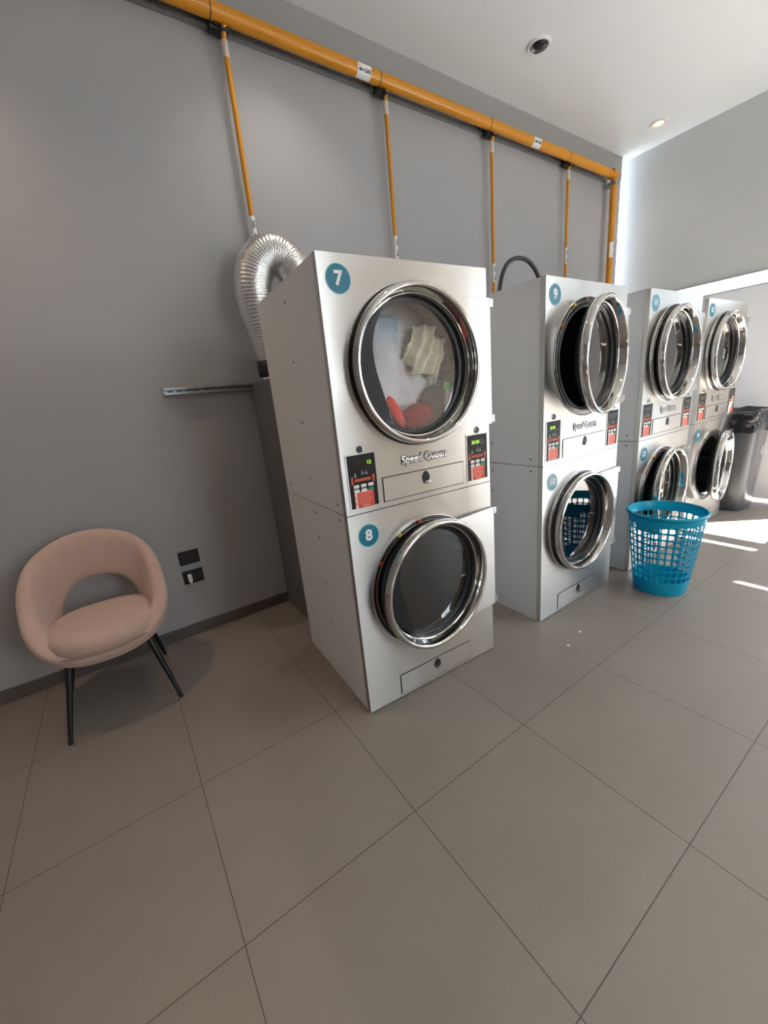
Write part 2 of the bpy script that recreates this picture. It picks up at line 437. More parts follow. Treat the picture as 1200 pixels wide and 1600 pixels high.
def control(u0, root, shown, on):
    u1, z0, z1 = u0+.13, 1.006, 1.225
    bm = B(); t = .005
    for q in ((u0-t, u0, z0-t, z1+t), (u1, u1+t, z0-t, z1+t), (u0, u1, z0-t, z0), (u0, u1, z1, z1+t)):
        box(bm, q[0], q[1], -.0025, .0, q[2], q[3])
    fr = obj('panel_frame', bm, STEEL, root)
    bm = B(); box(bm, u0, u1, -.001, .002, z0, z1)
    p = obj('control_panel', bm, PANEL, root); fr.parent = p
    bm = B(); box(bm, u0+.02, u1-.018, -.0022, -.001, 1.176, 1.202, .0008)
    obj('display', bm, LCD, p)
    if shown:
        text('display_digits', shown, .021, LED, p, (u0+.1 if len(shown) < 3 else u0+.055, -.0026, 1.189), depth=.0002, offset=.0001)
    # little pictograms: garments, hand
    bm = B()
    for du, dz, s in ((.032, 1.145, .009), (.066, 1.152, .008), (.084, 1.150, .008)):
        v = [bm.verts.new((u0+du-s, -.0016, dz-s)), bm.verts.new((u0+du+s, -.0016, dz-s)), bm.verts.new((u0+du+.25*s, -.0016, dz+.1*s)), bm.verts.new((u0+du+.25*s, -.0016, dz+s)), bm.verts.new((u0+du-.25*s, -.0016, dz+s)), bm.verts.new((u0+du-.25*s, -.0016, dz+.1*s))]
        bm.faces.new(v)
    obj('pictograms', bm, pmat('picto_grey', (.25, .27, .26), .5) if 'picto_grey' not in bpy.data.materials else bpy.data.materials['picto_grey'], p)
    bm = B()
    for du, dz, w, h in ((.065, 1.122, .075, .012),):
        box(bm, u0+du-w/2, u0+du+w/2, -.0014, -.001, dz-h/2, dz+h/2)
    for du, sg in ((.016, -1), (.116, 1)):
        z = 1.122 + sg*.0
        v = [bm.verts.new((u0+du+x, -.0017, z+sg*y)) for x, y in ((0, .019), (.009, .004), (.0045, .004), (.0045, -.015), (-.0045, -.015), (-.0045, .004), (-.009, .004))]
        bm.faces.new(v)
    obj('arrow_strip', bm, ORNG, p)
    for k in range(6):
        i, j = k % 3, k//3
        bm = B(); uu = u0+.019+i*.034; zz = 1.104 - j*.019
        box(bm, uu, uu+.025, -.0035, -.001, zz-.014, zz, .0012)
        bt = obj('button', bm, GREENB if (i == 2 and j == 1) else WPL, p)
        if not (i == 2 and j == 1):
            bm = B(); box(bm, uu+.006, uu+.019, -.0039, -.0034, zz-.0085, zz-.0055); obj('button_print', bm, INK, bt) if False else bm.free()
    bm = B(); box(bm, u0+.018, u0+.110, -.003, -.001, 1.008, 1.078, .001)
    lb = obj('red_label', bm, RED, p); lb['label'] = 'red instruction label with white vertical title'
    text('label_title', 'SECADORA', .0145, WHITE, p, (u0+.026, -.0034, 1.042), rot=(PI/2, -PI/2, 0), depth=.0002, offset=.0005)
    bm = B()
    for k in range(6): box(bm, u0+.038, u0+.102-(k % 3)*.006, -.0033, -.0029, 1.068-k*.0088, 1.0705-k*.0088)
    box(bm, u0+.052, u0+.085, -.0033, -.0029, 1.0115, 1.0165)
    obj('label_lines', bm, REDLT, p)
    bm = B(); R = lathe(bm, [(.0165, 0), (.0165, -.003), (.0125, -.004)], 'Y', 32, (u0+.066, 0, 1.246)); k = obj('key_lock', bm, CHROME, p, True)
    bm = B(); R = lathe(bm, [(.0125, -.0035), (.011, -.006)], 'Y', 32, (u0+.066, 0, 1.246)); cap(bm, R[-1]); obj('lock_cap', bm, BLACK, k) if False else obj('lock_cap', bm, BLACK, p)
    return p

def drawer(u0, u1, z0, z1, root):
    bm = B(); t = .004
    box(bm, u0-t, u1+t, -.0008, .001, z0-t, z1+t)
    g = obj('drawer_gap', bm, pmat('gap_dark', (.03, .03, .03), .6) if 'gap_dark' not in bpy.data.materials else bpy.data.materials['gap_dark'], None)
    bm = B(); box(bm, u0, u1, -.004, -.0006, z0, z1, .0012)
    d = obj('lint_drawer', bm, STEEL, root); g.parent = d
    uc, zc = (u0+u1)/2, z1-.030
    bm = B(); R = lathe(bm, [(.0, 0)], 'Y', 3) if False else None
    pts = []
    for k in range(24):
        a = 2*PI*k/24
        pts.append((uc+.021*math.cos(a)*(1-.25*max(0, math.sin(a))), zc+.026*math.sin(a)))
    f = [bm.verts.new((u, -.006, z)) for u, z in pts]; g0 = [bm.verts.new((u, -.003, z)) for u, z in pts]
    bm.faces.new(f)
    for i in range(24): bm.faces.new((f[i], f[(i+1) % 24], g0[(i+1) % 24], g0[i]))
    l = obj('drawer_latch', bm, BLKPL, d)
    bm = B(); box(bm, uc-.012, uc+.016, -.016, -.005, zc-.030, zc-.017, .003)
    obj('latch_tongue', bm, CHROME, d)
    return d

def dryer(x, y, rz, label, nums, shown, thetas, lettering=True, tags=False):
    root = thing('stacked_dryer', label, 'dryer', (x, y, 0), rz, 'stacked tumble dryers along the wall')
    cabinet(0.0, ZS-.002, root); cabinet(ZS+.002, H, root)
    front_panel(ZS+.002, H, ZU, 'front_panel', root); front_panel(0.006, ZS-.002, ZL, 'front_panel', root)
    bm = B(); box(bm, .004, W-.004, .004, D-.01, ZS-.004, ZS+.004); obj('seam_strip', bm, BLACK, root)
    for zc, th, fl in ((ZU, thetas[0], 0), (ZL, thetas[1], 1)):
        drum(zc, root); f = flange(zc, root); door(zc, root, th)
        if tags and fl == 1 or (not tags and th > .05):
            for ang, mat in ((148, ORNG), (120, YEL), (98, ORNG)):
                bm = B(); box(bm, -.010, .010, -.0145, -.009, -.006, .006)
                a = math.radians(ang)
                t = obj('warning_tag', bm, mat, f, loc=(UC+.311*math.cos(a), 0, zc+.311*math.sin(a))); t.rotation_euler = (0, PI/2-a, 0)
    control(.025, root, shown[0], True); control(.663, root, shown[1], True)
    drawer(.184, .632, 1.008, 1.108, root); drawer(.180, .632, .024, .126, root)
    sticker(nums[0], .079, 1.857, root); sticker(nums[1], .090, .878, root)
    # lettering: outlined bold word-mark
    l1 = text('brand_lettering', 'Speed Queen', .049, INK, root, (.410, -.0012, 1.168), offset=.0042, depth=.0008, sx=.92)
    text('lettering_fill', 'Speed Queen', .049, bpy.data.materials['brushed_steel'], l1, (0, 0, .0012), rot=(0, 0, 0), offset=.0009, depth=.0008)
    for yy, zs in ((.36, (.33, .55, .80, .93)), (.36, (1.10, 1.36, 1.62, 1.86)), (.68, (.93, 1.03)), (.08, (.95, 1.02))):
        for z in zs:
            bm = B(); R = lathe(bm, [(.0055, 0), (.005, -.002), (.002, -.003)], 'Z', 12); cap(bm, R[-1])
            s = obj('screw', bm, pmat('screw_dark', (.12, .11, .10), .4, .8) if 'screw_dark' not in bpy.data.materials else bpy.data.materials['screw_dark'], root, loc=(.001, yy, z)); s.rotation_euler = (0, PI/2, 0)
    return root

R_ = math.radians
dryer(.7241, 1.3969, -.0474, 'nearest stacked stainless steel dryer, stickers 7 and 8, washing tumbling behind its upper door', ('7', '8'), ('12', '$3.00'), (0., R_(4.2)), tags=True)
dryer(1.951, 1.3437, .0049, 'second stacked dryer from the left, sticker 9 at top, upper door swung ajar', ('9', '10'), ('$3.00', ''), (R_(8.6), 0.))
dryer(3.0068, 1.3242, 0., 'third stacked dryer from the left, partly hidden behind the teal basket', ('11', '12'), ('', ''), (R_(1.), R_(4.5)))
dryer(4.0534, 1.3631, -.0196, 'farthest stacked dryer, sticker 13 at top, beside the black rubbish bin', ('13', '14'), ('', ''), (0., R_(9.)))

# washing in the nearest dryer's upper drum, and solid stand-ins for mirrored items
RM = Matrix.Translation((.7241, 1.3969, 0)) @ Matrix.Rotation(-.0474, 4, 'Z')
def cloth(name, label, cat, mat, c, s, seed, amp=.25, f=3.2, rot=0., group=None):
    bm = B(); bmesh.ops.create_icosphere(bm, subdivisions=5, radius=1.)
    for v in bm.verts:
        p = v.co*f/2 + Vector((seed*7.3, seed*3.1, seed))
        d = noise.fractal(p, 1., 2., 4)*amp + abs(noise.noise(p*1.7))*amp*.8
        v.co = v.co*(1+d)
    M = RM @ Matrix.Translation(c) @ Matrix.Rotation(rot, 4, 'Y') @ Matrix.Diagonal((*s, 1))
    org = M @ Vector((0, 0, 0))
    for v in bm.verts: v.co = (M @ v.co) - org
    o = obj(name, bm, mat, smooth=True); o.location = org
    return tag(o, label, cat, group)
cloth('bed_sheet', 'white sheet tumbling behind the upper door glass of dryer 7', 'laundry', SHEET, (.435, .215, 1.545), (.285, .07, .275), 1, .18, 3.6)
def ridged(name, label, mat, c, w, h, rot, folds, seed):
    """folded cloth: a pleated sheet with real thickness, crumpled by noise"""
    bm = B(); nu, nv = 90, 40; g = []
    for j in range(nv+1):
        row = []
        for i in range(nu+1):
            u, v_ = i/nu-.5, j/nv-.5
            k = 1 - .35*(v_+.5)*(u+.5)
            p = Vector((u*w*k, .020*math.sin(u*folds*2*PI + 1.3*v_)*(1-.4*v_) + .07*(u*u+v_*v_), v_*h*(1+.18*math.sin(u*9+seed))))
            p += .014*noise.noise_vector(Vector((u*5+seed, v_*4, seed)))
            row.append(bm.verts.new(Matrix.Rotation(rot, 4, 'Y') @ p))
        g.append(row)
    for j in range(nv):
        for i in range(nu): bm.faces.new((g[j][i], g[j][i+1], g[j+1][i+1], g[j+1][i]))
    o = obj(name, bm, mat, smooth=True); o.matrix_world = RM @ Matrix.Translation(c)
    md = o.modifiers.new('thick', 'SOLIDIFY'); md.thickness = .006
    return tag(o, label, 'laundry')
ridged('towel', 'cream towel folded in ridges in front of the white sheet in dryer 7', CREAMC, (.545, .088, 1.615), .21, .20, .5, 4.2, 3.)
cloth('mirrored_box', 'dark grey stand-in for a mirrored box at lower right inside the upper door of dryer 7', 'laundry', GREYC, (.585, .118, 1.40), (.085, .026, .070), 3, .08, 1.3)  # solid shape in place of a box reflected by the door glass
cloth('mirrored_bottle', 'coral red stand-in for a mirrored bottle at lower left inside the upper door of dryer 7', 'laundry', REDC, (.335, .090, 1.372), (.026, .016, .075), 4, .12, 1.6, -.45)  # reflection of a red bottle, modelled as a solid behind the glass
cloth('mirrored_items', 'maroon stand-in for mirrored items at the bottom behind the upper glass of dryer 7', 'laundry', MARC, (.455, .092, 1.335), (.085, .024, .052), 5, .32, 2.8)  # maroon solid standing in for things reflected at the bottom
bm = B(); box(bm, -.014, .014, -.006, .006, -.075, .05, .003)
o = obj('mirrored_handle', bm, SHEET); o.matrix_world = RM @ Matrix.Translation((.618, .070, 1.40)) @ Matrix.Rotation(.12, 4, 'Y')
tag(o, 'pale stand-in with a green tab for a handle mirrored in dryer 7', 'mirrored_handle')  # reflected box handle, built as a solid inside the drum
bm = B(); box(bm, -.026, .017, -.009, .008, .040, .078, .004); obj('mirrored_handle_tab', bm, GRNC, o)

# ------------------------------------------------------------------ exhaust duct, its box, the wall channel
bm = B(); box(bm, .855, 1.50, 2.40, 2.786, 0, 1.60, .003)
bx = tag(obj('duct_casing', bm, BOX), 'tall dark grey sheet metal casing standing against the wall behind dryer 7', 'casing')
th = thing('exhaust_duct', 'silver corrugated flexible duct arching behind the top of dryer 7', 'duct', (1.0, 2.55, 1.60))
path = smooth_path([(.925, 2.58, 1.712), (.922, 2.58, 1.80), (.915, 2.58, 1.91), (.905, 2.58, 2.04), (.91, 2.575, 2.16), (.955, 2.565, 2.26), (1.035, 2.545, 2.303), (1.115, 2.52, 2.265), (1.16, 2.475, 2.17), (1.175, 2.40, 2.06), (1.18, 2.31, 1.97), (1.18, 2.275, 1.86)], 30)
def rad(t):
    base = .066 + (.110-.066)*min(1, max(0, (t-.02)/.28))**.8
    return base + .0013*math.sin(t*2*PI*74)
bm = B(); tube(bm, [p - Vector((1.0, 2.55, 1.60)) for p in path], rad, 40)
obj('duct_hose', bm, FOIL, th, True)
bm = B(); lathe(bm, [(.060, .028), (.069, .030), (.072, .05), (.073, .115), (.064, .125)], 'Z', 32, (-.075, .03, 0)); obj('duct_tape', bm, BLACK, th, True)
bm = B(); lathe(bm, [(.050, 0), (.066, .0), (.062, .032), (.050, .032)], 'Z', 32, (-.075, .03, 0)); obj('duct_collar', bm, FOIL, th, True)

def channel(x0, x1, z0, z1, y, pitch, slot, depth=.02, t=.0025, par=None, name='channel'):
    """slotted C-shaped strut channel on the wall"""
    bm = B(); zm0, zm1 = z0+(z1-z0)*.36, z0+(z1-z0)*.64
    box(bm, x0, x1, y-t, y, z0, zm0); box(bm, x0, x1, y-t, y, zm1, z1)
    x = x0
    while x < x1:
        box(bm, x, min(x1, x+pitch-slot), y-t, y, zm0, zm1); x += pitch
    box(bm, x0, x1, y-depth, y-t, z0, z0+t); box(bm, x0, x1, y-depth, y-t, z1-t, z1)
    box(bm, x0, x1, y-depth, y-depth+t, z0+t, z0+.011); box(bm, x0, x1, y-depth, y-depth+t, z1-.011, z1-t)
    return obj(name, bm, GALV, par)
tag(channel(.33, .93, 1.569, 1.609, YW-.0005, .05, .028, depth=.034, name='strut_channel'), 'short slotted metal channel fixed level on the wall left of the duct casing', 'channel')
tag(channel(-1.2, 5.06, 3.462, 3.520, YW-.0005, .06, .035, depth=.030, name='mounting_rail'), 'long slotted galvanised rail along the wall just under the yellow gas pipe', 'rail')

# ------------------------------------------------------------------ gas pipes
def label_plate(parent, x, y, z, r, vertical=False):
    """white wrap-around label with arrow and GAS, on a pipe of radius r"""
    n = 14; bm = B(); rows = []
    ln = .105 if not vertical else .15
    a0, a1 = (R_(150), R_(275)) if not vertical else (R_(190), R_(350))
    for k in range(n+1):
        a = a0+(a1-a0)*k/n
        if not vertical: rows.append([bm.verts.new((x+s*ln/2, y+(r+.0012)*math.cos(a), z-(r+.0012)*math.sin(a)*-1)) for s in (-1, 1)])
        else: rows.append([bm.verts.new((x+(r+.0012)*math.cos(a), y+(r+.0012)*math.sin(a), z+s*ln/2)) for s in (-1, 1)])
    for A, Bq in zip(rows[:-1], rows[1:]): bm.faces.new((A[0], A[1], Bq[1], Bq[0]))
    lb = obj('pipe_label', bm, WHITE, parent, True)
    yy = y-r-.0022
    if not vertical:
        bm = B(); ca, sa = math.cos(R_(22)), math.sin(R_(22)); q = r+.0022
        v = [bm.verts.new((x-.045+px, y-q*ca-pz*sa, z-q*sa+pz*ca)) for px, pz in ((0, 0), (.016, .011), (.016, .0045), (.036, .0045), (.036, -.0045), (.016, -.0045), (.016, -.011))]
        bm.faces.new(v); obj('label_arrow', bm, INK, lb)
        text('label_text', 'GAS', .026, INK, lb, (x+.021, y-q*ca, z-q*sa), rot=(PI/2+R_(22), 0, 0), offset=.0008, depth=.0003)
    else:
        bm = B(); v = [bm.verts.new((x+px, yy, z-.068+pz)) for px, pz in ((0, 0), (.008, .02), (.0035, .02), (.0035, .05), (-.0035, .05), (-.0035, .02), (-.008, .02))]
        bm.faces.new(v); obj('label_arrow', bm, INK, lb)
        text('label_text', 'GAS', .022, INK, lb, (x, yy, z+.03), rot=(PI/2, PI/2, 0), offset=.0006, depth=.0003)
    return lb

PZ, PY, PR = 3.492, 2.70, .039
th = thing('gas_pipe', 'thick yellow horizontal gas pipe running along the wall below the ceiling', 'pipe', (0, 0, 0))
bm = B(); tube(bm, [(-1.3, PY, PZ), (5.075, PY, PZ)], PR, 32); obj('pipe', bm, PIPE, th, True, autos=40)
DX = [(1.022, 'first thin yellow drop pipe from the left, ending behind the silver duct'), (2.108, 'second thin yellow drop pipe, ending behind dryer 7'),
      (3.193, 'third thin yellow drop pipe, coming down left of the black hose'), (4.299, 'fourth thin yellow drop pipe, ending behind the top of dryer 9')]
for x, _ in DX:
    bm = B(); lathe(bm, [(PR, -.004), (PR+.0012, -.003), (PR+.0012, .003), (PR, .004)], 'Y', 32)
    bmesh.ops.rotate(bm, cent=(0, 0, 0), matrix=Matrix.Rotation(PI/2, 3, 'Z'), verts=bm.verts[:])
    o = obj('pipe_joint', bm, pmat('joint_brown', (.10, .05, .01), .5) if 'joint_brown' not in bpy.data.materials else bpy.data.materials['joint_brown'], th, loc=(x-.07, PY, PZ))
bm = B(); lathe(bm, [(.046, -.05), (.046, .03), (.039, .036), (.001, .036)], 'Y', 32); bmesh.ops.rotate(bm, cent=(0, 0, 0), matrix=Matrix.Rotation(-PI/2, 3, 'Z'), verts=bm.verts[:])
obj('pipe_elbow', bm, PIPE, th, True, autos=40, loc=(5.07, PY, PZ))
label_plate(th, 1.905, PY, PZ, PR); label_plate(th, 3.72, PY, PZ, PR)
DY, DR = 2.735, .0145
for i, (x, lab) in enumerate(DX):
    t = thing('gas_drop_pipe', lab, 'pipe', (x, DY, 3.46), 0, 'thin yellow gas drop pipes on the back wall')
    bm = B(); tube(bm, [(0, PY-DY, -.008), (0, -.01, -.035), (0, 0, -.07), (0, 0, -1.9 if i else -1.16)], DR, 20); obj('pipe', bm, PIPE, t, True, autos=60)
    bm = B(); lathe(bm, [(DR+.001, -.055), (DR+.0035, -.06), (DR+.0035, -.13), (DR+.001, -.135)], 'Z', 24); obj('pipe_collar', bm, CREAM, t, True)
    bm = B(); box(bm, -.026, .026, -.040, .033, -.034, -.012, .006); box(bm, -.075, -.02, -.02, .033, -.030, .030, .005)
    box(bm, -.05, -.035, -.03, .03, -.02, .03, .003)
    obj('pipe_clamp', bm, BLACK, t)
    zl = {0: 2.49, 1: 2.51, 2: 2.42, 3: 2.66}[i]
    label_plate(t, 0, 0, zl-3.46, DR, True)
t = thing('gas_riser_pipe', 'yellow vertical gas pipe in the far corner beside the bright slit', 'pipe', (5.09, PY, 0))
bm = B(); tube(bm, [(0, 0, PZ-.03), (0, 0, .0)], .032, 24); obj('pipe', bm, PIPE, t, True, autos=40)
bm = B(); box(bm, -.045, .045, -.04, .09, 3.40, 3.425, .004); obj('pipe_clamp', bm, GALV, t)
label_plate(t, 0, 0, 2.78, .032, True)

# ------------------------------------------------------------------ black hose over the second dryer
hp = smooth_path([(2.235, 1.88, 1.90), (2.24, 1.88, 1.95), (2.262, 1.89, 2.03), (2.30, 1.90, 2.115), (2.36, 1.91, 2.185), (2.43, 1.91, 2.222), (2.505, 1.91, 2.232), (2.575, 1.91, 2.222), (2.64, 1.91, 2.185), (2.69, 1.91, 2.13), (2.71, 1.91, 2.06), (2.712, 1.91, 1.9405)], 8)
hp = [p for p in hp if p.z >= 1.9405]
t = thing('rubber_hose', 'black rubber hose arching above the top of dryer 9', 'hose', (2.45, 1.9, 1.94))
bm = B(); tube(bm, [p-Vector((2.45, 1.9, 1.94)) for p in hp], .0135, 18); obj('hose', bm, BLACK, t, True)
for p in (hp[0], hp[-1]):
    bm = B(); lathe(bm, [(.014, 0), (.02, 0), (.02, .014), (.014, .016)], 'Z', 20, (p.x-2.45, p.y-1.9, p.z-1.94)); obj('hose_fitting', bm, BLACK, t)

# ------------------------------------------------------------------ wall sockets, charger, cable
def socket(zc, lab, outlet):
    t = thing('wall_socket', lab, 'socket', (.252, YW, zc), 0, 'black wall sockets beside the chair')
    bm = B(); box(bm, -.0615, .0615, -.008, 0, -.046, .046, .003); obj('plate', bm, BLKPL, t)
    for k in range(3):
        bm = B(); box(bm, -.05+k*.0345, -.05+k*.0345+.031, -.0105, -.007, -.032, .032, .0015); obj('module', bm, BLACK, t)
socket(.547, 'upper black wall socket plate with nothing plugged in, right of the chair', True)
socket(.412, 'lower black wall socket plate with a white charger plugged in', True)
t = thing('phone_charger', 'small white phone charger plugged into the lower black socket', 'charger', (.228, YW-.0106, .41))
bm = B(); box(bm, -.012, .012, -.034, 0, -.022, .026, .005); obj('body', bm, WPL, t)
bm = B(); box(bm, -.006, .006, -.026, -.012, -.034, -.0221, .002); obj('plug', bm, WPL, t)
cp = smooth_path([(.228, 2.77, .375), (.23, 2.768, .32), (.215, 2.77, .24), (.16, 2.775, .17), (.11, 2.77, .19), (.115, 2.765, .26), (.125, 2.75, .33), (.105, 2.71, .375), (.06, 2.60, .40), (.02, 2.50, .435), (-.02, 2.45, .455)], 8)
bm = B(); tube(bm, cp, .0013, 8); tag(obj('charging_cable', bm, pmat('cable_grey', (.42, .42, .41), .5), smooth=True), 'thin white charging cable looping from the socket to the chair seat', 'cable')

# ------------------------------------------------------------------ tub chair
ch = thing('tub_chair', 'dusty pink upholstered tub chair with open back and black legs', 'chair', (-.238, 2.42, 0))
def band():
    """closed padded ring: high at the back, sloping down both arms to a lip under the seat front"""
    bm = B(); NP, NC = 128, 20; rings = []
    def sstep(e0, e1, x): k = max(0, min(1, (x-e0)/(e1-e0))); return k*k*(3-2*k)
    for i in range(NP):
        ph = -PI + 2*PI*i/NP                        # 0 = back (+y)
        a = abs(ph)
        cph = math.cos(ph)
        zu = .648 + .240*math.copysign(abs(cph)**.85, cph)
        zl = .385 + (.245*math.sqrt(max(0, 1-(a/R_(50))**2)) if a < R_(50) else 0) - .025*sstep(R_(120), R_(170), a)
        se = (abs(math.sin(ph))**2.35+abs(cph)**2.35)**(-1/2.35)
        ru = (.284 - .006*sstep(R_(110), R_(175), a))*se; rl = (.262 - .022*sstep(R_(30), R_(80), a) + .005*sstep(R_(110), R_(175), a))*se
        zu = max(zu, zl+.05)
        th_ = .042 - .012*sstep(R_(120), R_(175), a)
        cr, cz = (ru+rl)/2, (zu+zl)/2
        dx, dz = (ru-rl)/2, (zu-zl)/2
        ln = math.hypot(dx, dz); ux, uz = dx/ln, dz/ln
        ring = []
        for q in range(NC):
            t = 2*PI*q/NC
            c, s_ = math.cos(t), math.sin(t)
            ca = math.copysign(abs(c)**.6, c); sa = math.copysign(abs(s_)**.75, s_)
            r = cr + ux*ln*ca + uz*th_*sa; z = cz + uz*ln*ca - ux*th_*sa
            ring.append(bm.verts.new((r*math.sin(ph), r*math.cos(ph)*.94, z)))
        rings.append(ring)
    for A, Bq in zip(rings, rings[1:]+rings[:1]):
        for q in range(NC): bm.faces.new((A[q], A[(q+1) % NC], Bq[(q+1) % NC], Bq[q]))
    return bm
obj('backrest', band(), BOUCLE, ch, True)
bm = B()
R = lathe(bm, [(.02, .345), (.15, .347), (.21, .358), (.245, .38), (.25, .395), (.245, .402), (.02, .402)], 'Z', 64); cap(bm, R[0]); cap(bm, R[-1])
obj('seat_base', bm, BOUCLE, ch, True)
bm = B()
n = 72; prof = [(.05, .40), (.85, .398), (.96, .405), (1., .44), (.985, .475), (.93, .495), (.75, .508), (.4, .516), (.05, .518)]
rings = []
for r, z in prof:
    ring = []
    for k in range(n):
        a = 2*PI*k/n
        c, s = math.cos(a), math.sin(a)
        q = (abs(c)**2.6+abs(s)**2.6)**(-1/2.6)
        x, y = .243*q*c*r, (.250 if s < 0 else .215)*q*s*r - .035
        ring.append(bm.verts.new((x, y, z + .006*noise.noise(Vector((x*6, y*6, z))))))
    rings.append(ring)
for A, Bq in zip(rings[:-1], rings[1:]):
    for k in range(n): bm.faces.new((A[k], A[(k+1) % n], Bq[(k+1) % n], Bq[k]))
cap(bm, rings[0]); cap(bm, rings[-1])
cu = obj('seat_cushion', bm, BOUCLE, ch, True)
def pip(a):
    c, q = math.cos(a), math.sin(a); k = (abs(c)**2.6+abs(q)**2.6)**(-1/2.6)
    return Vector((.244*k*c, (.251 if q < 0 else .216)*k*q-.035, .420))
bm = B(); tube(bm, [pip(2*PI*k/64) for k in range(65)], .0045, 8)
obj('piping', bm, pmat('piping_brown', (.33, .22, .18), .9), cu, True)
for sx, sy in ((-1, -1), (1, -1), (-1, 1), (1, 1)):
    foot = Vector((sx*.242 - (.024 if sy > 0 else 0), sy*.255 - (.0 if sy < 0 else .0), 0)); top = Vector((sx*.165, sy*.15, .37))
    bm = B(); tube(bm, [foot, foot.lerp(top, .5), top], lambda t: .0095+.0075*t, 18); obj('leg', bm, LEGM, ch, True, autos=60)

# ------------------------------------------------------------------ laundry basket
bk = thing('laundry_basket', 'tall teal plastic lattice laundry basket standing on the floor in front of the third dryer', 'basket', (2.905, 1.075, 0))
def brad(z): return .148 + .066*(z/.56)**.9
bm = B(); NCOL, NROW = 28, 9; ZB0, ZB1 = .095, .50
def P(ci, z): a = 2*PI*ci/NCOL; r = brad(z); return (r*math.cos(a), r*math.sin(a), z)
for j in range(NROW):
    z0 = ZB0+(ZB1-ZB0)*j/NROW; z1 = ZB0+(ZB1-ZB0)*(j+1)/NROW
    for i in range(NCOL):
        solid = j >= NROW-1 and i in (12, 13, 14)
        if solid:
            bm.faces.new([bm.verts.new(P(i+q[0], z0+(z1-z0)*q[1])) for q in ((0, 0), (1, 0), (1, 1), (0, 1))]); continue
        m, mz, c = .105, .10, .12
        o4 = [bm.verts.new(P(i+u, z0+(z1-z0)*w)) for u, w in ((0, 0), (1, 0), (1, 1), (0, 1))]
        h = [(m+c, mz), (1-m-c, mz), (1-m, mz+c), (1-m, 1-mz-c), (1-m-c, 1-mz), (m+c, 1-mz), (m, 1-mz-c), (m, mz+c)]
        hv = [bm.verts.new(P(i+u, z0+(z1-z0)*w)) for u, w in h]
        for k in range(4):
            a0, a1 = hv[2*k], hv[2*k+1]; nx = hv[(2*k+2) % 8]
            bm.faces.new((o4[k], o4[(k+1) % 4], a1, a0)); bm.faces.new((o4[(k+1) % 4], nx, a1))
lathe(bm, [(brad(0)-.02, .0), (brad(0.004), .004), (brad(.03), .03), (brad(ZB0), ZB0)], 'Z', NCOL)
lathe(bm, [(brad(ZB1), ZB1), (brad(.545), .545), (brad(.556)+.004, .556), (brad(.556)+.010, .553), (brad(.55)+.011, .543)], 'Z', NCOL)
bmesh.ops.remove_doubles(bm, verts=bm.verts[:], dist=.0004)
body = obj('basket_body', bm, TEALPL, bk, True, autos=45)
md = body.modifiers.new('s', 'SOLIDIFY'); md.thickness = .0035; md.offset = -1
bm = B(); R = lathe(bm, [(.001, .004), (brad(0)-.004, .004)], 'Z', NCOL); obj('basket_floor', bm, TEALPL, bk)
bm = B(); lathe(bm, [(brad(.55)+.002, .545), (brad(.55)+.012, .541), (brad(.56)+.014, .552), (brad(.56)+.008, .561), (brad(.56)-.002, .559)], 'Z', 96, closed=True); obj('basket_rim', bm, TEALPL, bk, True)
for k, cc in enumerate('USC'):
    a = 2*PI*(12.5+k*1.0)/NCOL; r = brad(.48)+.0015
    t = text('rim_letter', cc, .036, bpy.data.materials['sticker_rim'], bk, (r*math.cos(a), r*math.sin(a), .481), rot=(PI/2, 0, a+PI/2), depth=.0006, offset=.0005)

# ------------------------------------------------------------------ rubbish bin
bn = thing('rubbish_bin', 'tall graphite rubbish bin with black liner, beside the farthest dryer', 'bin', (5.24, 1.44, 0))
def sect(bm, hx, hy, z, e=4.5, n=64, wob=0., seed=0.):
    ring = []
    for k in range(n):
        a = 2*PI*k/n; c, s = math.cos(a), math.sin(a)
        q = (abs(c)**e+abs(s)**e)**(-1/e)
        w = 1+wob*noise.noise(Vector((c*4+seed, s*4, z*14)))
        ring.append(bm.verts.new((hx*q*c*w, hy*q*s*w, z + wob*.25*noise.noise(Vector((c*3, s*3+seed, 7))))))
    return ring
def loft(bm, rings):
    for A, Bq in zip(rings[:-1], rings[1:]):
        n = len(A)
        for k in range(n): bm.faces.new((A[k], A[(k+1) % n], Bq[(k+1) % n], Bq[k]))
bm = B(); rr = [sect(bm, .20, .20, 0.), sect(bm, .212, .212, .008), sect(bm, .215, .215, .03)] + [sect(bm, .215+.05*z/.92, .215+.045*z/.92, z) for z in (.25, .5, .75, .92)] + [sect(bm, .255, .25, .92)]
loft(bm, rr); cap(bm, rr[0]); obj('bin_body', bm, BINM, bn, True, autos=40)
bm = B(); rr = [sect(bm, .272, .268, z, 4., 128, .11, 3.) for z in (.80, .83, .87, .91, .95)] + [sect(bm, .270, .266, .985, 4., 128, .09, 3.), sect(bm, .25, .245, 1.0, 4., 128, .09, 3.), sect(bm, .22, .21, .96, 4., 128, .09, 3.), sect(bm, .2, .19, .85, 4., 128, .09, 3.)]
loft(bm, rr); cap(bm, rr[-1]); obj('bin_liner', bm, BAG, bn, True)
bm = B(); c = (0.08, -.2405, .59)
lathe(bm, [(.044, 0), (.044, -.006), (.036, -.006), (.036, 0)], 'Y', 40, c)
for k in (-1, 1):
    tube(bm, smooth_path([(c[0]-.03*k, c[1]-.003, c[2]+.004*k), (c[0]-.01*k, c[1]-.004, c[2]+.018*k), (c[0]+.012*k, c[1]-.004, c[2]+.012*k), (c[0]+.03*k, c[1]-.003, c[2]+.016*k)], 5), .005, 8)
lg = obj('bin_emblem', bm, pmat('emblem_grey', (.45, .46, .48), .4), bn, True)

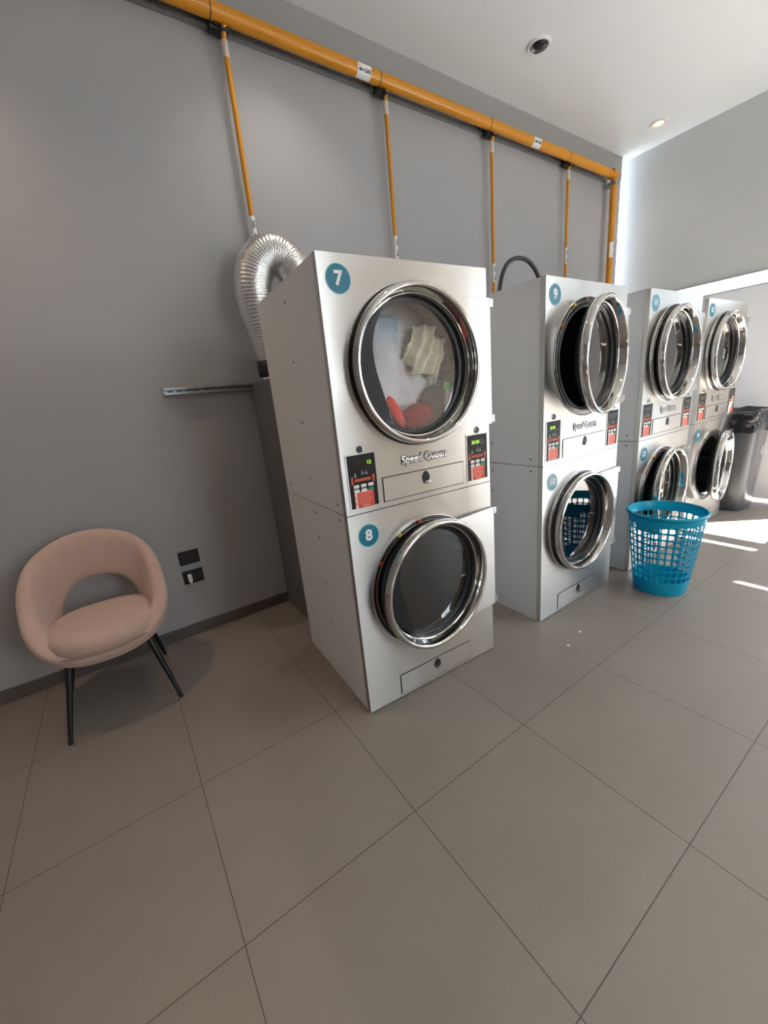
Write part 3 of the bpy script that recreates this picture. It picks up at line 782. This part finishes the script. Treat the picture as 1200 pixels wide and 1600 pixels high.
# ------------------------------------------------------------------ ceiling downlights
def downlight(x, y, lab, on):
    t = thing('downlight', lab, 'light', (x, y, ZC), 0, 'recessed ceiling downlights')
    bm = B(); lathe(bm, [(.062, -.004), (.066, -.014), (.078, -.013), (.082, 0)], 'Z', 48); obj('trim_ring', bm, WHITE, t, True)
    bm = B(); R = lathe(bm, [(.064, -.012), (.050, -.006), (.036, -.002)], 'Z', 48); obj('reflector', bm, WHITE if on else REFL, t, True)
    bm = B(); R = lathe(bm, [(.040, -.0015), (.036, -.007), (.02, -.010), (.002, -.0105)], 'Z', 32); cap(bm, R[-1]); obj('lamp_lens', bm, LAMPON if on else BLKPL, t, True)
    if on:
        L = bpy.data.lights.new('spot', 'SPOT'); L.energy = 3.5 if x > 5 and y > 1 else 48 if x < 0 else 22 if y > 1 else 14 if x < 2 else 45; L.spot_size = R_(105); L.spot_blend = .75; L.color = (1., .69, .46) if x < 0 else (1., .90, .79); L.shadow_soft_size = .035
        o = bpy.data.objects.new('lamp', L); COL.objects.link(o); o.parent = t; o.location = (0, 0, -.02)
    return t
downlight(3.18, 2.28, 'unlit ceiling downlight with a dark chrome inside, nearer one', False)
downlight(5.12, 2.31, 'warm glowing ceiling downlight near the far corner', True)
downlight(1.24, 2.30, 'lit ceiling downlight above the nearest dryer', True)
downlight(-.70, 2.30, 'lit ceiling downlight above the pink tub chair', True)
for x, y in ((1.24, .2), (3.18, .2), (1.24, -1.9), (3.18, -1.9)):
    downlight(x, y, 'lit downlight behind the viewpoint, %s row, %s' % ('nearer' if y > 0 else 'farther', {1.24: 'chair side', 3.18: 'entrance side'}[x]), True)

# poster on the opposite wall, mirrored in the glass of door 7
t = thing('wall_poster', 'blue information poster on the opposite wall, mirrored in the door glass of dryer 7', 'poster', (3.84, YB, 2.61))
bm = B(); box(bm, -.26, .26, 0, .012, -.23, .23, .003); obj('poster_sheet', bm, POSTER, t)

# two bits of lint on the tiles
for (x, y), lab in (((2.03, 1.13), 'tiny white paper scrap on the tiles, the one nearer to dryer 9'), ((1.86, 1.10), 'tiny white paper scrap on the tiles, the one nearer to dryer 7')):
    bm = B(); bmesh.ops.create_icosphere(bm, subdivisions=2, radius=.008)
    for v in bm.verts: v.co = Vector((v.co.x*1.2, v.co.y*.7, max(0, v.co.z*.5))) * (1+.3*noise.noise(v.co*200))
    o = obj('paper_scrap', bm, WHITE); o.location = (x, y, 0); tag(o, lab, 'scrap', 'paper scraps on the floor')

# ------------------------------------------------------------------ daylight
sd = Vector((-.70, .582, -1.)).normalized()
L = bpy.data.lights.new('sun', 'SUN'); L.energy = 70.; L.angle = R_(.53); L.color = (1., .97, .93)
o = bpy.data.objects.new('sun', L); COL.objects.link(o); o.rotation_euler = sd.to_track_quat('-Z', 'Y').to_euler()
w = bpy.data.worlds.new('world'); S.world = w; w.use_nodes = True
bg = w.node_tree.nodes['Background']; bg.inputs[0].default_value = (.80, .90, 1., 1); bg.inputs[1].default_value = 6.6
def portal(loc, rot, sx, sy):
    L = bpy.data.lights.new('portal', 'AREA'); L.shape = 'RECTANGLE'; L.size = sx; L.size_y = sy; L.cycles.is_portal = True
    o = bpy.data.objects.new('window_portal', L); COL.objects.link(o); o.location = loc; o.rotation_euler = rot
portal((XR+.11, (JAMB+YB)/2, .965), (0, PI/2, 0), 1.93, JAMB-YB)
portal((XR+.11, (YW-1.1)/2, (SLIT0+SLIT1)/2), (0, PI/2, 0), SLIT1-SLIT0, YW+1.1)
portal((2.15, YB-.21, 2.0), (PI/2, 0, 0), 1.3, 2.2)
portal((XR+.11, -2.28, 2.6), (0, PI/2, 0), 1.3, 2.35)
portal(((5.425+XR)/2, YW+.13, ZC/2), (-PI/2, 0, 0), XR-5.425, ZC)

# ------------------------------------------------------------------ camera
right = Vector((.8211257646549026, -.56322249277447, -.09237370974911417))
down = Vector((-.2286137226122362, -.17627071835202182, -.957425923863062))
fwd = Vector((.5229610353107362, .8072849914897305, -.27350081912518776))
cam = bpy.data.cameras.new('camera'); co = bpy.data.objects.new('camera', cam); COL.objects.link(co)
M = Matrix.Identity(4)
for i in range(3): M[i][0], M[i][1], M[i][2] = right[i], -down[i], -fwd[i]
M[2][3] = 1.43327; co.matrix_world = M
cam.sensor_fit = 'HORIZONTAL'; cam.sensor_width = 36.; cam.lens = 36.*623.753/1200.; cam.clip_start = .02
S.camera = co

S.view_settings.view_transform = 'Standard'; S.view_settings.look = 'None'
S.view_settings.gamma = 1.; S.view_settings.use_curve_mapping = False; S.view_settings.exposure = .50
S.cycles.use_denoising = True
S.cycles.max_bounces = 10; S.cycles.diffuse_bounces = 5; S.cycles.glossy_bounces = 6; S.cycles.transparent_max_bounces = 16
S.cycles.caustics_reflective = False; S.cycles.caustics_refractive = False; S.cycles.sample_clamp_indirect = 6.
